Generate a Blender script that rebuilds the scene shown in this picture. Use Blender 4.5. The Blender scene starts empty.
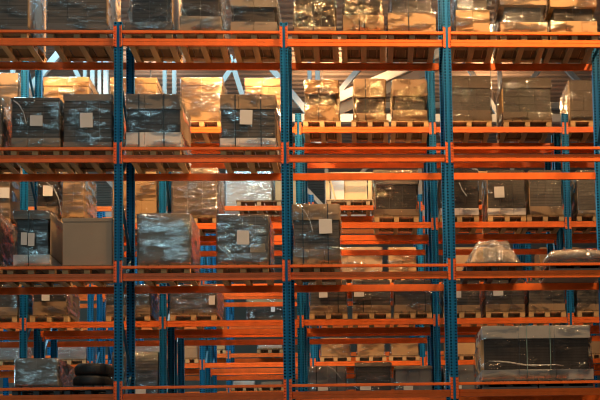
import bpy, bmesh, math, random
from mathutils import Vector, Matrix, noise
random.seed(7)
S = bpy.context.scene
COL = S.collection
H = 2.0294            # height between two shelves
BAY = 2.8             # distance between two uprights
Z0 = 4.06             # height of the lowest shelf in view
LZ = {1: Z0 + 3*H, 2: Z0 + 2*H, 3: Z0 + H, 4: Z0, 5: Z0 + 3.18}
ROWY = {'A': 0.0, 'B': 4.24, 'C': 5.55, 'D': 9.95, 'E': 11.26, 'F': 15.6}
DEPTH = 1.0           # front beam to rear beam

# ------------------------------------------------------------------ materials
def new_mat(name):
    m = bpy.data.materials.new(name); m.use_nodes = True
    nt = m.node_tree; nt.nodes.clear()
    out = nt.nodes.new('ShaderNodeOutputMaterial')
    return m, nt, out
def node(nt, t, **kw):
    n = nt.nodes.new(t)
    for k, v in kw.items(): setattr(n, k, v)
    return n
def math_n(nt, op, a, b=None, c=None):
    n = nt.nodes.new('ShaderNodeMath'); n.operation = op
    for i, v in enumerate((a, b, c)):
        if v is None: continue
        if isinstance(v, (int, float)): n.inputs[i].default_value = v
        else: nt.links.new(v, n.inputs[i])
    return n.outputs[0]
def surf(name, col, rough=.5, var=.12, nscale=6, stretch=(1, 1, 1), bump=0.0, bscale=40, metal=0.0, spec=.5, lines=None):
    """paint, board or wood: base colour with a noise variation, optional bump and fine lines across z"""
    m, nt, out = new_mat(name)
    b = node(nt, 'ShaderNodeBsdfPrincipled')
    b.inputs['Roughness'].default_value = rough; b.inputs['Metallic'].default_value = metal
    b.inputs['Specular IOR Level'].default_value = spec
    tc = node(nt, 'ShaderNodeTexCoord'); mp = node(nt, 'ShaderNodeMapping')
    mp.inputs['Scale'].default_value = stretch
    nt.links.new(tc.outputs['Object'], mp.inputs[0])
    nz = node(nt, 'ShaderNodeTexNoise'); nz.inputs['Scale'].default_value = nscale; nz.inputs['Detail'].default_value = 4
    nt.links.new(mp.outputs[0], nz.inputs['Vector'])
    rp = node(nt, 'ShaderNodeValToRGB')
    lo = tuple(max(0, c*(1-var*2.2)) for c in col) + (1,); hi = tuple(min(1, c*(1+var*2.2)) for c in col) + (1,)
    rp.color_ramp.elements[0].color = lo; rp.color_ramp.elements[0].position = .25
    rp.color_ramp.elements[1].color = hi; rp.color_ramp.elements[1].position = .75
    nt.links.new(nz.outputs[0], rp.inputs[0])
    cs = rp.outputs[0]
    if lines:
        sp = node(nt, 'ShaderNodeSeparateXYZ'); nt.links.new(tc.outputs['Object'], sp.inputs[0])
        f = math_n(nt, 'FRACT', math_n(nt, 'DIVIDE', sp.outputs[2], lines))
        g = math_n(nt, 'LESS_THAN', f, .16)
        mx = node(nt, 'ShaderNodeMixRGB'); mx.blend_type = 'MULTIPLY'
        mx.inputs['Color2'].default_value = (.4, .4, .4, 1)
        nt.links.new(g, mx.inputs['Fac']); nt.links.new(cs, mx.inputs['Color1']); cs = mx.outputs[0]
    nt.links.new(cs, b.inputs['Base Color'])
    if bump:
        n2 = node(nt, 'ShaderNodeTexNoise'); n2.inputs['Scale'].default_value = bscale; n2.inputs['Detail'].default_value = 3
        nt.links.new(mp.outputs[0], n2.inputs['Vector'])
        bp = node(nt, 'ShaderNodeBump'); bp.inputs['Strength'].default_value = bump; bp.inputs['Distance'].default_value = .02
        nt.links.new(n2.outputs[0], bp.inputs['Height']); nt.links.new(bp.outputs[0], b.inputs['Normal'])
    nt.links.new(b.outputs[0], out.inputs[0])
    return m
def holed(name, col, hole=(.004, .006, .01), pitch=.05, x0=.030, x1=.050, duty=.5, rough=.4, spec=.4):
    """painted steel punched with two columns of slots, in object coordinates"""
    m, nt, out = new_mat(name)
    b = node(nt, 'ShaderNodeBsdfPrincipled'); b.inputs['Roughness'].default_value = rough
    tc = node(nt, 'ShaderNodeTexCoord'); sp = node(nt, 'ShaderNodeSeparateXYZ')
    nt.links.new(tc.outputs['Object'], sp.inputs[0])
    ax = math_n(nt, 'ABSOLUTE', sp.outputs[0])
    inx = math_n(nt, 'MULTIPLY', math_n(nt, 'GREATER_THAN', ax, x0), math_n(nt, 'LESS_THAN', ax, x1))
    fz = math_n(nt, 'FRACT', math_n(nt, 'DIVIDE', sp.outputs[2], pitch))
    inz = math_n(nt, 'LESS_THAN', fz, duty)
    sn = node(nt, 'ShaderNodeSeparateXYZ'); nt.links.new(tc.outputs['Normal'], sn.inputs[0])
    iny = math_n(nt, 'GREATER_THAN', math_n(nt, 'ABSOLUTE', sn.outputs[1]), .7)
    fac = math_n(nt, 'MULTIPLY', math_n(nt, 'MULTIPLY', inx, inz), iny)
    nz = node(nt, 'ShaderNodeTexNoise'); nz.inputs['Scale'].default_value = 3
    nt.links.new(tc.outputs['Object'], nz.inputs['Vector'])
    rp = node(nt, 'ShaderNodeValToRGB')
    rp.color_ramp.elements[0].color = tuple(c*.8 for c in col) + (1,); rp.color_ramp.elements[1].color = tuple(min(1, c*1.15) for c in col) + (1,)
    nt.links.new(nz.outputs[0], rp.inputs[0])
    mx = node(nt, 'ShaderNodeMixRGB'); mx.inputs['Color2'].default_value = hole + (1,)
    nt.links.new(fac, mx.inputs['Fac']); nt.links.new(rp.outputs[0], mx.inputs['Color1'])
    nt.links.new(math_n(nt, 'MULTIPLY', math_n(nt, 'SUBTRACT', 1.0, fac), spec), b.inputs['Specular IOR Level'])
    nt.links.new(mx.outputs[0], b.inputs['Base Color']); nt.links.new(b.outputs[0], out.inputs[0])
    return m
def film_mat(name, haze=.05, gain=1.6, rough=.14, scale=(3, 3, 14), nscale=2.2, strength=.6, tint=(1, 1, 1), patch=(2.2, 2.2, 7.0), lo=.04, cut=(.46, .66), gtint=(.95, .95, .95)):
    """stretch film: see-through sheet with a wrinkled gloss and a little milky haze"""
    m, nt, out = new_mat(name)
    tc = node(nt, 'ShaderNodeTexCoord'); mp = node(nt, 'ShaderNodeMapping'); mp.inputs['Scale'].default_value = scale
    nt.links.new(tc.outputs['Object'], mp.inputs[0])
    nz = node(nt, 'ShaderNodeTexNoise'); nz.inputs['Scale'].default_value = nscale; nz.inputs['Detail'].default_value = 5
    nz.inputs['Distortion'].default_value = .6
    nt.links.new(mp.outputs[0], nz.inputs['Vector'])
    bp = node(nt, 'ShaderNodeBump'); bp.inputs['Strength'].default_value = 1.0; bp.inputs['Distance'].default_value = strength
    nt.links.new(nz.outputs[0], bp.inputs['Height'])
    fr = node(nt, 'ShaderNodeFresnel'); fr.inputs['IOR'].default_value = 1.5
    # taut patches of the film shine, slack ones do not
    oi = node(nt, 'ShaderNodeObjectInfo')
    m2p = node(nt, 'ShaderNodeMapping'); m2p.inputs['Scale'].default_value = (patch[0], patch[1], patch[2])
    nt.links.new(tc.outputs['Object'], m2p.inputs[0])
    rv = node(nt, 'ShaderNodeCombineXYZ'); rr = math_n(nt, 'MULTIPLY', oi.outputs['Random'], 37.0)
    for q in range(3): nt.links.new(rr, rv.inputs[q])
    nt.links.new(rv.outputs[0], m2p.inputs['Location'])
    np_ = node(nt, 'ShaderNodeTexNoise'); np_.inputs['Scale'].default_value = 1.0; np_.inputs['Detail'].default_value = 5; np_.inputs['Roughness'].default_value = .65
    nt.links.new(m2p.outputs[0], np_.inputs['Vector'])
    pr = node(nt, 'ShaderNodeMapRange'); pr.inputs['From Min'].default_value = cut[0]; pr.inputs['From Max'].default_value = cut[1]
    pr.inputs['To Min'].default_value = lo; pr.inputs['To Max'].default_value = 1.0
    nt.links.new(np_.outputs[0], pr.inputs['Value'])
    fac = math_n(nt, 'MINIMUM', math_n(nt, 'MULTIPLY', math_n(nt, 'MULTIPLY', fr.outputs[0], pr.outputs[0]), gain*3.4), .9)
    tr = node(nt, 'ShaderNodeBsdfTransparent'); tr.inputs[0].default_value = (.96, .96, .96, 1)
    df = node(nt, 'ShaderNodeBsdfDiffuse'); df.inputs[0].default_value = (.75*tint[0], .74*tint[1], .72*tint[2], 1)
    gl = node(nt, 'ShaderNodeBsdfGlossy'); gl.inputs['Roughness'].default_value = rough
    gl.inputs[0].default_value = tuple(gtint) + (1,)
    nt.links.new(bp.outputs[0], gl.inputs['Normal']); nt.links.new(bp.outputs[0], df.inputs['Normal'])
    hz = math_n(nt, 'MULTIPLY', nz.outputs[0], haze*2)
    m1 = node(nt, 'ShaderNodeMixShader'); nt.links.new(hz, m1.inputs[0])
    nt.links.new(tr.outputs[0], m1.inputs[1]); nt.links.new(df.outputs[0], m1.inputs[2])
    m2 = node(nt, 'ShaderNodeMixShader'); nt.links.new(fac, m2.inputs[0])
    nt.links.new(m1.outputs[0], m2.inputs[1]); nt.links.new(gl.outputs[0], m2.inputs[2])
    nt.links.new(m2.outputs[0], out.inputs[0])
    return m
def emit(name, col, s):
    m, nt, out = new_mat(name); e = node(nt, 'ShaderNodeEmission')
    e.inputs[0].default_value = col + (1,); e.inputs[1].default_value = s
    nt.links.new(e.outputs[0], out.inputs[0]); return m

M = {}
M['orange'] = surf('orange paint', (.86, .165, .028), .42, .06, 5, spec=.22)
M['connector'] = holed('orange punched plate', (.86, .165, .028), hole=(.06, .012, .01), pitch=.05, x0=.006, x1=.016, duty=.36)
M['blue'] = holed('blue punched upright', (.003, .15, .36), x0=.028, x1=.059, duty=.5, pitch=.0525, rough=.5, spec=.18)
M['brace'] = surf('blue paint', (.004, .11, .23), .45, .08)
M['plate'] = surf('grey steel', (.2, .2, .2), .45, .1, metal=.6)
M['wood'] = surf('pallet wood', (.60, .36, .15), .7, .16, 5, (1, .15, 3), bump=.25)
M['oldwood'] = surf('worn and shaded pallet wood', (.46, .29, .14), .8, .2, 5, (1, .15, 3), bump=.3)
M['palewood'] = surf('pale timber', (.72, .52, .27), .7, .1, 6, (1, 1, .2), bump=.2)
M['shadewood'] = surf('shade-darkened boards', (.20, .115, .05), .8, .2, 5, (1, .15, 3), bump=.3)  # shade on the deck underside put into a darker wood colour
M['plastic'] = surf('dark plastic pallet', (.03, .04, .045), .5, .1)
M['kraft'] = surf('tan board', (.50, .30, .13), .62, .05, 3, bump=.08, bscale=9)
M['brown'] = surf('brown board', (.36, .23, .125), .62, .06, 3, bump=.08, bscale=9)
M['taupe'] = surf('taupe board', (.30, .235, .17), .6, .06, 3, bump=.08, bscale=9)
M['greybrown'] = surf('grey brown board', (.215, .175, .14), .6, .07, 3, bump=.08, bscale=9)
M['palegrey'] = surf('pale grey board', (.80, .72, .66), .6, .05, 3, bump=.06, bscale=9)
M['grey'] = surf('dark grey board', (.13, .115, .105), .6, .06, 3)
M['plainbox'] = surf('plain carton board', (.34, .25, .17), .6, .04, 2, bump=.05, bscale=6)
M['umber'] = surf('umber bundles', (.095, .075, .058), .55, .1, 4, (1, 1, 3), lines=.062)
M['charcoal'] = surf('charcoal bundles', (.04, .038, .037), .5, .1, 4, (1, 1, 3), lines=.07)
M['darkbrown'] = surf('dark brown bundles', (.040, .026, .016), .5, .14, 4, (1, 1, 3), lines=.055)
M['slate'] = surf('slate board', (.17, .165, .165), .5, .08, 3)
M['white'] = surf('white sheet', (.72, .75, .75), .5, .06, 3, bump=.2, bscale=5)
M['paper'] = surf('white paper', (.64, .61, .59), .7, .02, 3)
M['umberboard'] = surf('umber board', (.085, .05, .025), .5, .06, 3, bump=.06, bscale=9)
M['sheen_strap'] = surf('strap with painted sheen', (.2, .34, .33), .35, .05)  # light reflected by the strap put into its colour
M['strap'] = surf('strap', (.012, .018, .018), .35, .05)
M['rubber'] = surf('black rubber', (.013, .013, .014), .55, .1, 8, bump=.3, bscale=30)
M['rim'] = surf('dark rim', (.03, .03, .032), .4, .1)
M['black'] = surf('black slatted panel', (.032, .027, .027), .35, .12, 3, (6, 1, .3), lines=.048)
M['band'] = surf('grey board band', (.38, .36, .34), .5, .04, 3)
M['cream'] = surf('cream board', (.66, .52, .32), .6, .05, 3)
M['roof'] = surf('corrugated roof sheet', (.30, .22, .18), .6, .08, 1.2)
M['steel'] = surf('white painted steel', (.34, .35, .35), .5, .05, 2)
M['concrete'] = surf('concrete floor', (.16, .15, .14), .5, .1, .8, bump=.05)
M['wallsheet'] = surf('wall sheet', (.2, .16, .13), .6, .06, 1.0)
M['lamp'] = surf('lamp housing', (.2, .2, .2), .4, .05)
FILM = {
 'clear': film_mat('clear stretch film', .006, 2.0, .08, (2.2, 2.2, 5), 2.0, .02, lo=.02, cut=(.5, .68)),
 'gold': film_mat('shiny stretch film', .004, 2.4, .05, (3.5, 3.5, 5), 2.0, .055, lo=.03, cut=(.5, .66)),
 'bronze': film_mat('clear film with warm-tinted gloss', .004, 3.2, .11, (2.5, 2.5, 3), 1.6, .12, patch=(3, 3, 5), lo=.05, cut=(.48, .62), gtint=(1, .80, .55)),  # warm tint in the gloss stands in for warm lamp reflections
 'dull': film_mat('slack stretch film', .012, .8, .12, (3, 3, 6), 2.0, .02, lo=.03, cut=(.5, .7)),
 'hazy': film_mat('milky stretch film', .045, 1.6, .14, (6, 6, 2.5), 1.8, .02),
 'crinkle': film_mat('crinkled stretch film', .05, 3.2, .10, (2.2, 2.2, 7), 2.2, .03, lo=.05, cut=(.43, .6)),
 'crinkle2': film_mat('gleaming stretch film', .02, 3.0, .12, (2.5, 2.5, 8), 2.2, .03),
 'crinkle3': film_mat('crumpled stretch film', .03, 2.6, .14, (4, 4, 4), 2.0, .04),
 'bag': film_mat('loose clear film', .09, 3.4, .10, (6, 6, 6), 2.4, .05, patch=(6, 6, 6), lo=.06),
}
M['strandfilm'] = film_mat('twisted film', .4, 2.0, .2, (8, 8, 8), 2.0, .03)

# ------------------------------------------------------------------ mesh helpers
def link(o, parent=None):
    COL.objects.link(o)
    if parent is not None: o.parent = parent
    return o
class MB:
    def __init__(s): s.bm = bmesh.new()
    def box(s, x0, x1, y0, y1, z0, z1, bev=0.0):
        r = bmesh.ops.create_cube(s.bm, size=1.0)
        for v in r['verts']:
            v.co = Vector((x0 + (v.co.x+.5)*(x1-x0), y0 + (v.co.y+.5)*(y1-y0), z0 + (v.co.z+.5)*(z1-z0)))
        if bev:
            es = {e for v in r['verts'] for e in v.link_edges}
            bmesh.ops.bevel(s.bm, geom=list(es), offset=bev, segments=2, affect='EDGES', profile=.6)
        return s
    def bar(s, p, q, w, d):
        """a bar of width w and depth d between two points"""
        p, q = Vector(p), Vector(q); dr = q-p; ln = dr.length
        r = bmesh.ops.create_cube(s.bm, size=1.0)
        rot = dr.to_track_quat('Z', 'Y').to_matrix().to_4x4()
        mt = Matrix.Translation((p+q)/2) @ rot @ Matrix.Diagonal((w, d, ln, 1))
        bmesh.ops.transform(s.bm, matrix=mt, verts=r['verts']); return s
    def prism(s, prof, axis, a, b):
        """profile extruded along axis 'x' (prof in y,z) or 'z' (prof in x,y)"""
        def pt(u, v, t): return (t, u, v) if axis == 'x' else (u, v, t)
        va = [s.bm.verts.new(pt(u, v, a)) for u, v in prof]; vb = [s.bm.verts.new(pt(u, v, b)) for u, v in prof]
        n = len(prof)
        for i in range(n): s.bm.faces.new((va[i], va[(i+1) % n], vb[(i+1) % n], vb[i]))
        s.bm.faces.new(va[::-1]); s.bm.faces.new(vb); return s
    def lathe(s, prof, n=40, c=(0, 0)):
        rings = []
        for k in range(n):
            a = 2*math.pi*k/n
            rings.append([s.bm.verts.new((c[0]+r*math.cos(a), c[1]+r*math.sin(a), z)) for r, z in prof])
        for k in range(n):
            A, B = rings[k], rings[(k+1) % n]
            for i in range(len(prof)):
                j = (i+1) % len(prof)
                s.bm.faces.new((A[i], B[i], B[j], A[j]))
        return s
    def tube(s, pts, r, n=6, flat=1.0):
        rings = []
        for i, p in enumerate(pts):
            p = Vector(p); t = (Vector(pts[min(i+1, len(pts)-1)]) - Vector(pts[max(i-1, 0)])).normalized()
            u = t.cross(Vector((0, 1, 0))).normalized(); v = Vector((0, 1, 0))
            rr = r*(.75+.5*noise.noise(p*9))
            rings.append([s.bm.verts.new(p + u*rr*math.cos(2*math.pi*k/n) + v*rr*flat*math.sin(2*math.pi*k/n)) for k in range(n)])
        for a, b in zip(rings, rings[1:]):
            for k in range(n): s.bm.faces.new((a[k], a[(k+1) % n], b[(k+1) % n], b[k]))
        s.bm.faces.new(rings[0][::-1]); s.bm.faces.new(rings[-1]); return s
    def loft(s, secs, per=7, rnd=.04, amp=.008, freq=5.0, seed=0, close=True, ends=True):
        """secs: (z, x0, x1, y0, y1) rounded rectangles joined upward, with noise"""
        rings = []
        for z, x0, x1, y0, y1 in secs:
            pts = []
            r = min(rnd, (x1-x0)*.45, (y1-y0)*.45)
            cs = [(x1-r, y0+r, -90), (x1-r, y1-r, 0), (x0+r, y1-r, 90), (x0+r, y0+r, 180)]
            for ci, (cx, cy, a0) in enumerate(cs):
                arc = [(cx+r*math.cos(math.radians(a0+t*45)), cy+r*math.sin(math.radians(a0+t*45))) for t in range(3)]
                pts += arc
                nx = cs[(ci+1) % 4]; ns = (nx[0]+r*math.cos(math.radians(nx[2])), nx[1]+r*math.sin(math.radians(nx[2])))
                for t in range(1, per): pts.append((arc[-1][0]+(ns[0]-arc[-1][0])*t/per, arc[-1][1]+(ns[1]-arc[-1][1])*t/per))
            ring = []
            cx, cy = (x0+x1)/2, (y0+y1)/2
            for px, py in pts:
                d = Vector((px-cx, py-cy, 0)).normalized()
                k = noise.noise(Vector((px*freq+seed*7.3, py*freq, z*freq)))*amp
                ring.append(s.bm.verts.new((px+d.x*k, py+d.y*k, z+(k*.3 if rings else 0))))
            rings.append(ring)
        n = len(rings[0])
        for a, b in zip(rings, rings[1:]):
            for k in range(n): s.bm.faces.new((a[k], a[(k+1) % n], b[(k+1) % n], b[k]))
        if ends: s.bm.faces.new(rings[0][::-1]); s.bm.faces.new(rings[-1])
        return s
    def mesh(s, name, mat, smooth=False):
        bmesh.ops.recalc_face_normals(s.bm, faces=s.bm.faces[:])
        me = bpy.data.meshes.new(name); s.bm.to_mesh(me); s.bm.free()
        me.materials.append(M[mat] if isinstance(mat, str) else mat)
        if smooth:
            for p in me.polygons: p.use_smooth = True
        return me
    def build(s, name, mat, parent=None, smooth=False, loc=None):
        o = link(bpy.data.objects.new(name, s.mesh(name, mat, smooth)), parent)
        if loc: o.location = loc
        return o
def inst(name, me, parent, loc=(0, 0, 0), rot=None, scale=None):
    o = link(bpy.data.objects.new(name, me), parent); o.location = loc
    if rot: o.rotation_euler = rot
    if scale: o.scale = scale
    return o
def tag(o, label, cat, group=None):
    o['label'] = label; o['category'] = cat
    if group: o['group'] = group
    return o
def thing(name, loc, label, cat, group=None):
    o = link(bpy.data.objects.new(name, None)); o.location = loc; o.empty_display_size = .2
    return tag(o, label, cat, group)
def struct(o): o['kind'] = 'structure'; return o

ROWN = {'A': 'nearest rack', 'B': 'second rack', 'C': 'third rack', 'D': 'fourth rack', 'E': 'fifth rack', 'F': 'sixth rack'}
LVN = {1: 'top shelf', 2: 'second shelf', 3: 'third shelf', 4: 'fourth shelf', 5: 'odd shelf'}
ORD = ['first', 'second', 'third', 'fourth', 'fifth', 'sixth', 'seventh', 'eighth', 'ninth', 'tenth', 'eleventh', 'twelfth']
LOADS = [
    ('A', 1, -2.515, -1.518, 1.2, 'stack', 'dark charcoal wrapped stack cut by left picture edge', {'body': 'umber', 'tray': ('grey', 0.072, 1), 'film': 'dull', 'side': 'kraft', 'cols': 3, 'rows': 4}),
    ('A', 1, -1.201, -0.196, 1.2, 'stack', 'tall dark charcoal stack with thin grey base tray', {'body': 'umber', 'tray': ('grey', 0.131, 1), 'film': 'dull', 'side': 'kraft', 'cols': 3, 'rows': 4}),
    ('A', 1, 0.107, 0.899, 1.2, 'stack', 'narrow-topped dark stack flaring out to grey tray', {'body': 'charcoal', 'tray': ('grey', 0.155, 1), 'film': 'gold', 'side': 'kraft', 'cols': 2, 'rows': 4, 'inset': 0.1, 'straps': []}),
    ('A', 1, 1.034, 1.729, 1.2, 'stack', 'dark stack on two pale taupe base cartons', {'body': 'darkbrown', 'tray': ('taupe', 0.265, 2), 'film': 'gold', 'cols': 2, 'rows': 4, 'inset': 0.04}),
    ('A', 1, 1.89, 2.682, 0.695, 'stack', 'dark film-gleaming stack on three brown base cartons beside upright', {'body': 'darkbrown', 'tray': ('taupe', 0.172, 2), 'cap': ('taupe', 0.266, 2), 'film': 'gold', 'cols': 2, 'rows': 3, 'inset': 0.05}),
    ('A', 1, 2.973, 3.692, 1.2, 'stack', 'dark wrapped goods on a thin tan board', {'body': 'darkbrown', 'tray': ('kraft', 0.089, 1), 'film': 'bronze', 'cols': 3, 'rows': 4, 'inset': 0.03, 'straps': [3.303]}),
    ('A', 1, 3.813, 4.519, 1.2, 'stack', 'dark gleaming goods on round-shouldered tan carton', {'body': 'darkbrown', 'tray': ('kraft', 0.297, 1), 'film': 'bronze', 'cols': 2, 'rows': 3, 'inset': 0.05, 'straps': [4.094, 4.18]}),
    ('A', 1, 4.587, 5.418, 1.2, 'stack', 'dark bundles on a wide golden crumpled carton', {'body': 'darkbrown', 'tray': ('kraft', 0.346, 1), 'film': 'gold', 'cols': 3, 'rows': 3, 'inset': 0.08, 'straps': [4.949]}),
    ('A', 1, 5.765, 6.357, 1.2, 'stack', 'narrow dark bundles on a square tan carton', {'body': 'darkbrown', 'tray': ('kraft', 0.397, 2), 'film': 'gold', 'cols': 2, 'rows': 3, 'inset': 0.04, 'straps': []}),
    ('A', 1, 6.54, 7.362, 0.762, 'stack', 'film-wrapped dark bundles between tan base and tan cap', {'body': 'darkbrown', 'tray': ('kraft', 0.187, 3), 'cap': ('kraft', 0.27, 2), 'film': 'hazy', 'cols': 2, 'rows': 2, 'inset': 0.09}),
    ('A', 1, 7.423, 8.24, 0.731, 'stack', 'rightmost dark bundles between tan cartons', {'body': 'darkbrown', 'tray': ('kraft', 0.209, 3), 'cap': ('kraft', 0.27, 2), 'film': 'gold', 'cols': 2, 'rows': 2, 'inset': 0.07}),
    ('A', 2, -2.7, -1.953, 0.867, 'stack', 'film-wrapped stack mostly outside the left picture edge', {'body': 'darkbrown', 'cap': ('greybrown', 0.121, 1), 'tray': ('greybrown', 0.16, 1), 'film': 'hazy'}),
    ('A', 2, -1.788, -0.977, 0.859, 'stack', 'grey-brown wrapped stack with white label left of its taller neighbour', {'body': 'umber', 'tray': ('taupe', 0.159, 3), 'film': 'clear', 'cols': 3, 'rows': 3, 'labels': [(-1.469, -1.261, 0.358, 0.539)], 'strand': [(-1.744, 0.798), (-1.644, 0.712), (-1.577, 0.591), (-1.526, 0.383)]}),
    ('A', 2, -0.928, -0.112, 0.921, 'stack', 'taller grey-brown wrapped stack with large white label', {'body': 'umber', 'cap': ('greybrown', 0.122, 1), 'tray': ('greybrown', 0.089, 1), 'film': 'clear', 'cols': 4, 'rows': 3, 'labels': [(-0.638, -0.429, 0.331, 0.582)]}),
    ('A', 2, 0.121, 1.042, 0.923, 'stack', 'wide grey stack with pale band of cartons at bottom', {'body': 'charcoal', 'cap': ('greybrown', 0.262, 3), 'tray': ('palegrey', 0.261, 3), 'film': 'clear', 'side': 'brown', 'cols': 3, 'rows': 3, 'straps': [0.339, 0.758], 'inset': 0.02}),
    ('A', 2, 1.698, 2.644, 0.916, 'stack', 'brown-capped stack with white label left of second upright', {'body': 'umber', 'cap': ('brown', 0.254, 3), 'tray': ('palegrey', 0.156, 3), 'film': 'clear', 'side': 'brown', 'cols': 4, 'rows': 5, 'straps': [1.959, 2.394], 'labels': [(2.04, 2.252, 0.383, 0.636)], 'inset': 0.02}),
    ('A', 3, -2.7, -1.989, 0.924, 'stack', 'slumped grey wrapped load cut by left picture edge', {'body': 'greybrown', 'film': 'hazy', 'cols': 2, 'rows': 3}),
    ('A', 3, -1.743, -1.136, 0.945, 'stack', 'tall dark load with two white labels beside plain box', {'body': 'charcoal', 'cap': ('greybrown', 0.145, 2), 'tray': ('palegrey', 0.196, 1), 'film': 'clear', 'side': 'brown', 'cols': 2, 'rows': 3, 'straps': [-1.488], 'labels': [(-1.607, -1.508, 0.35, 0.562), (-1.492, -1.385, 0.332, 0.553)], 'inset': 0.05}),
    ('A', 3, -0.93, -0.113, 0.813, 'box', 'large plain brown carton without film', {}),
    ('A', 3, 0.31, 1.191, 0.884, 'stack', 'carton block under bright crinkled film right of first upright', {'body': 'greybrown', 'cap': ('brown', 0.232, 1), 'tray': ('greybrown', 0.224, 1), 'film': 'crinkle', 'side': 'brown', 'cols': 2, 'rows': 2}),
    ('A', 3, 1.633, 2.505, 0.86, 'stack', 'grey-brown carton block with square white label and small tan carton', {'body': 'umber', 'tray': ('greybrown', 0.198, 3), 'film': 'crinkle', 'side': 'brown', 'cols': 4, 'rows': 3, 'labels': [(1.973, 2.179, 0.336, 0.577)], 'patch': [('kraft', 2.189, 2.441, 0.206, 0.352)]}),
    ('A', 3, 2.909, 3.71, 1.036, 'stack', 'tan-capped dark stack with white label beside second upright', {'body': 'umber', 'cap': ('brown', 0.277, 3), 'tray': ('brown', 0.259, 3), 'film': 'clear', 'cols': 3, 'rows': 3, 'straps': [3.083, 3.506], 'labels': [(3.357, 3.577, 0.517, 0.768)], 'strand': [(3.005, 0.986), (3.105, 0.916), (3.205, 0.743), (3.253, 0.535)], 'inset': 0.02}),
    ('A', 3, 5.838, 6.825, 0.431, 'mound', 'clear-film heap of bulky goods tapering upward', {}),
    ('A', 3, 7.274, 8.243, 0.23, 'flat', 'low pile of flat grey sheets under brown cover', {}),
    ('A', 4, -1.699, -0.998, 0.469, 'stack', 'silver film-wrapped carton block left of black tyres', {'body': 'greybrown', 'tray': ('greybrown', 0.092, 1), 'film': 'crinkle', 'cols': 2, 'rows': 2}),
    ('A', 4, 6.073, 7.989, 0.938, 'wide', 'very wide black crate pack with grey top and bottom bands', {}),
    ('B', 1, -3.904, -2.937, 1.001, 'stack', 'brown film-wrapped carton load cut by left picture edge', {'body': 'brown', 'cap': ('brown', 0.253, 2), 'film': 'hazy', 'cols': 2, 'rows': 2}),
    ('B', 1, -2.431, -1.498, 0.92, 'stack', 'golden wrapped load with flat tan lid beyond labelled stacks', {'body': 'kraft', 'cap': ('kraft', 0.191, 2), 'film': 'gold', 'cols': 3, 'rows': 3}),
    ('B', 1, -1.07, -0.111, 0.912, 'stack', 'tan carton load with thin lid beyond first upright', {'body': 'kraft', 'cap': ('kraft', 0.117, 1), 'tray': ('kraft', 0.179, 1), 'film': 'clear', 'cols': 4, 'rows': 3}),
    ('B', 1, 0.381, 1.234, 0.915, 'stack', 'brightly lit golden carton load with shining film', {'body': 'kraft', 'cap': ('kraft', 0.171, 2), 'film': 'crinkle2', 'cols': 2, 'rows': 4}),
    ('B', 1, 1.698, 2.453, 0.907, 'stack', 'tan lidded carton load beyond brown-capped stack', {'body': 'kraft', 'cap': ('kraft', 0.171, 2), 'film': 'clear', 'cols': 3, 'rows': 4}),
    ('B', 1, 2.94, 3.647, 0.867, 'stack', 'bronze waisted load leftmost of three shiny bundles', {'body': 'darkbrown', 'cap': ('kraft', 0.279, 2), 'tray': ('kraft', 0.33, 1), 'film': 'bronze', 'cols': 2, 'rows': 1, 'inset': 0.07, 'straps': [3.226]}),
    ('B', 1, 3.96, 4.629, 0.89, 'stack', 'bronze flared-top load in middle of three shiny bundles', {'body': 'darkbrown', 'cap': ('brown', 0.387, 2), 'tray': ('brown', 0.16, 1), 'film': 'bronze', 'cols': 2, 'rows': 2, 'inset': 0.05, 'straps': [4.207]}),
    ('B', 1, 4.775, 5.509, 0.881, 'stack', 'bronze waisted load rightmost of three shiny bundles', {'body': 'darkbrown', 'cap': ('brown', 0.355, 2), 'tray': ('brown', 0.224, 1), 'film': 'bronze', 'cols': 2, 'rows': 2, 'inset': 0.05, 'straps': []}),
    ('B', 1, 5.888, 6.858, 0.96, 'stack', 'dark wide load with slanting brown lid right of third upright', {'body': 'darkbrown', 'cap': ('umberboard', 0.26, 2), 'tray': ('umberboard', 0.225, 2), 'film': 'gold', 'cols': 3, 'rows': 3, 'inset': 0.02}),
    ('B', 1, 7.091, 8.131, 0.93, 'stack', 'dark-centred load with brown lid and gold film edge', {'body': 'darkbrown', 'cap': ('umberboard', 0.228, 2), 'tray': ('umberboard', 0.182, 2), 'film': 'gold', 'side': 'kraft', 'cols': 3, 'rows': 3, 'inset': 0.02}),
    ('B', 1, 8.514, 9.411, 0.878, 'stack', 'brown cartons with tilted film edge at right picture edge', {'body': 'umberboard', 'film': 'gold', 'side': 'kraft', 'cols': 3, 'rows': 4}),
    ('B', 2, -3.986, -3.086, 1.032, 'stack', 'brown load with white label at left picture edge', {'body': 'brown', 'tray': ('brown', 0.302, 2), 'film': 'gold', 'cols': 2, 'rows': 3, 'labels': [(-3.28, -3.09, 0.394, 0.613)]}),
    ('B', 2, -2.544, -2.121, 1.029, 'stack', 'narrow load with small white label and drooping film strand', {'body': 'darkbrown', 'tray': ('brown', 0.234, 1), 'film': 'gold', 'cols': 2, 'rows': 3, 'labels': [(-2.416, -2.224, 0.433, 0.652)], 'strand': [(-2.345, 0.715), (-2.204, 0.61), (-2.102, 0.379), (-2.041, 0.066)]}),
    ('B', 2, -2.04, -1.596, 1.028, 'stack', 'golden load with whitish film edge behind plain box', {'body': 'kraft', 'tray': ('kraft', 0.232, 1), 'film': 'hazy', 'cols': 2, 'rows': 3}),
    ('B', 2, -1.03, -0.117, 1.025, 'stack', 'glittering gold-film load beyond first upright', {'body': 'kraft', 'film': 'gold', 'cols': 3, 'rows': 3}),
    ('B', 2, 0.188, 1.127, 1.022, 'stack', 'brown load wrapped in streaky shining film beyond empty gap', {'body': 'brown', 'film': 'crinkle', 'cols': 3, 'rows': 5}),
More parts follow.
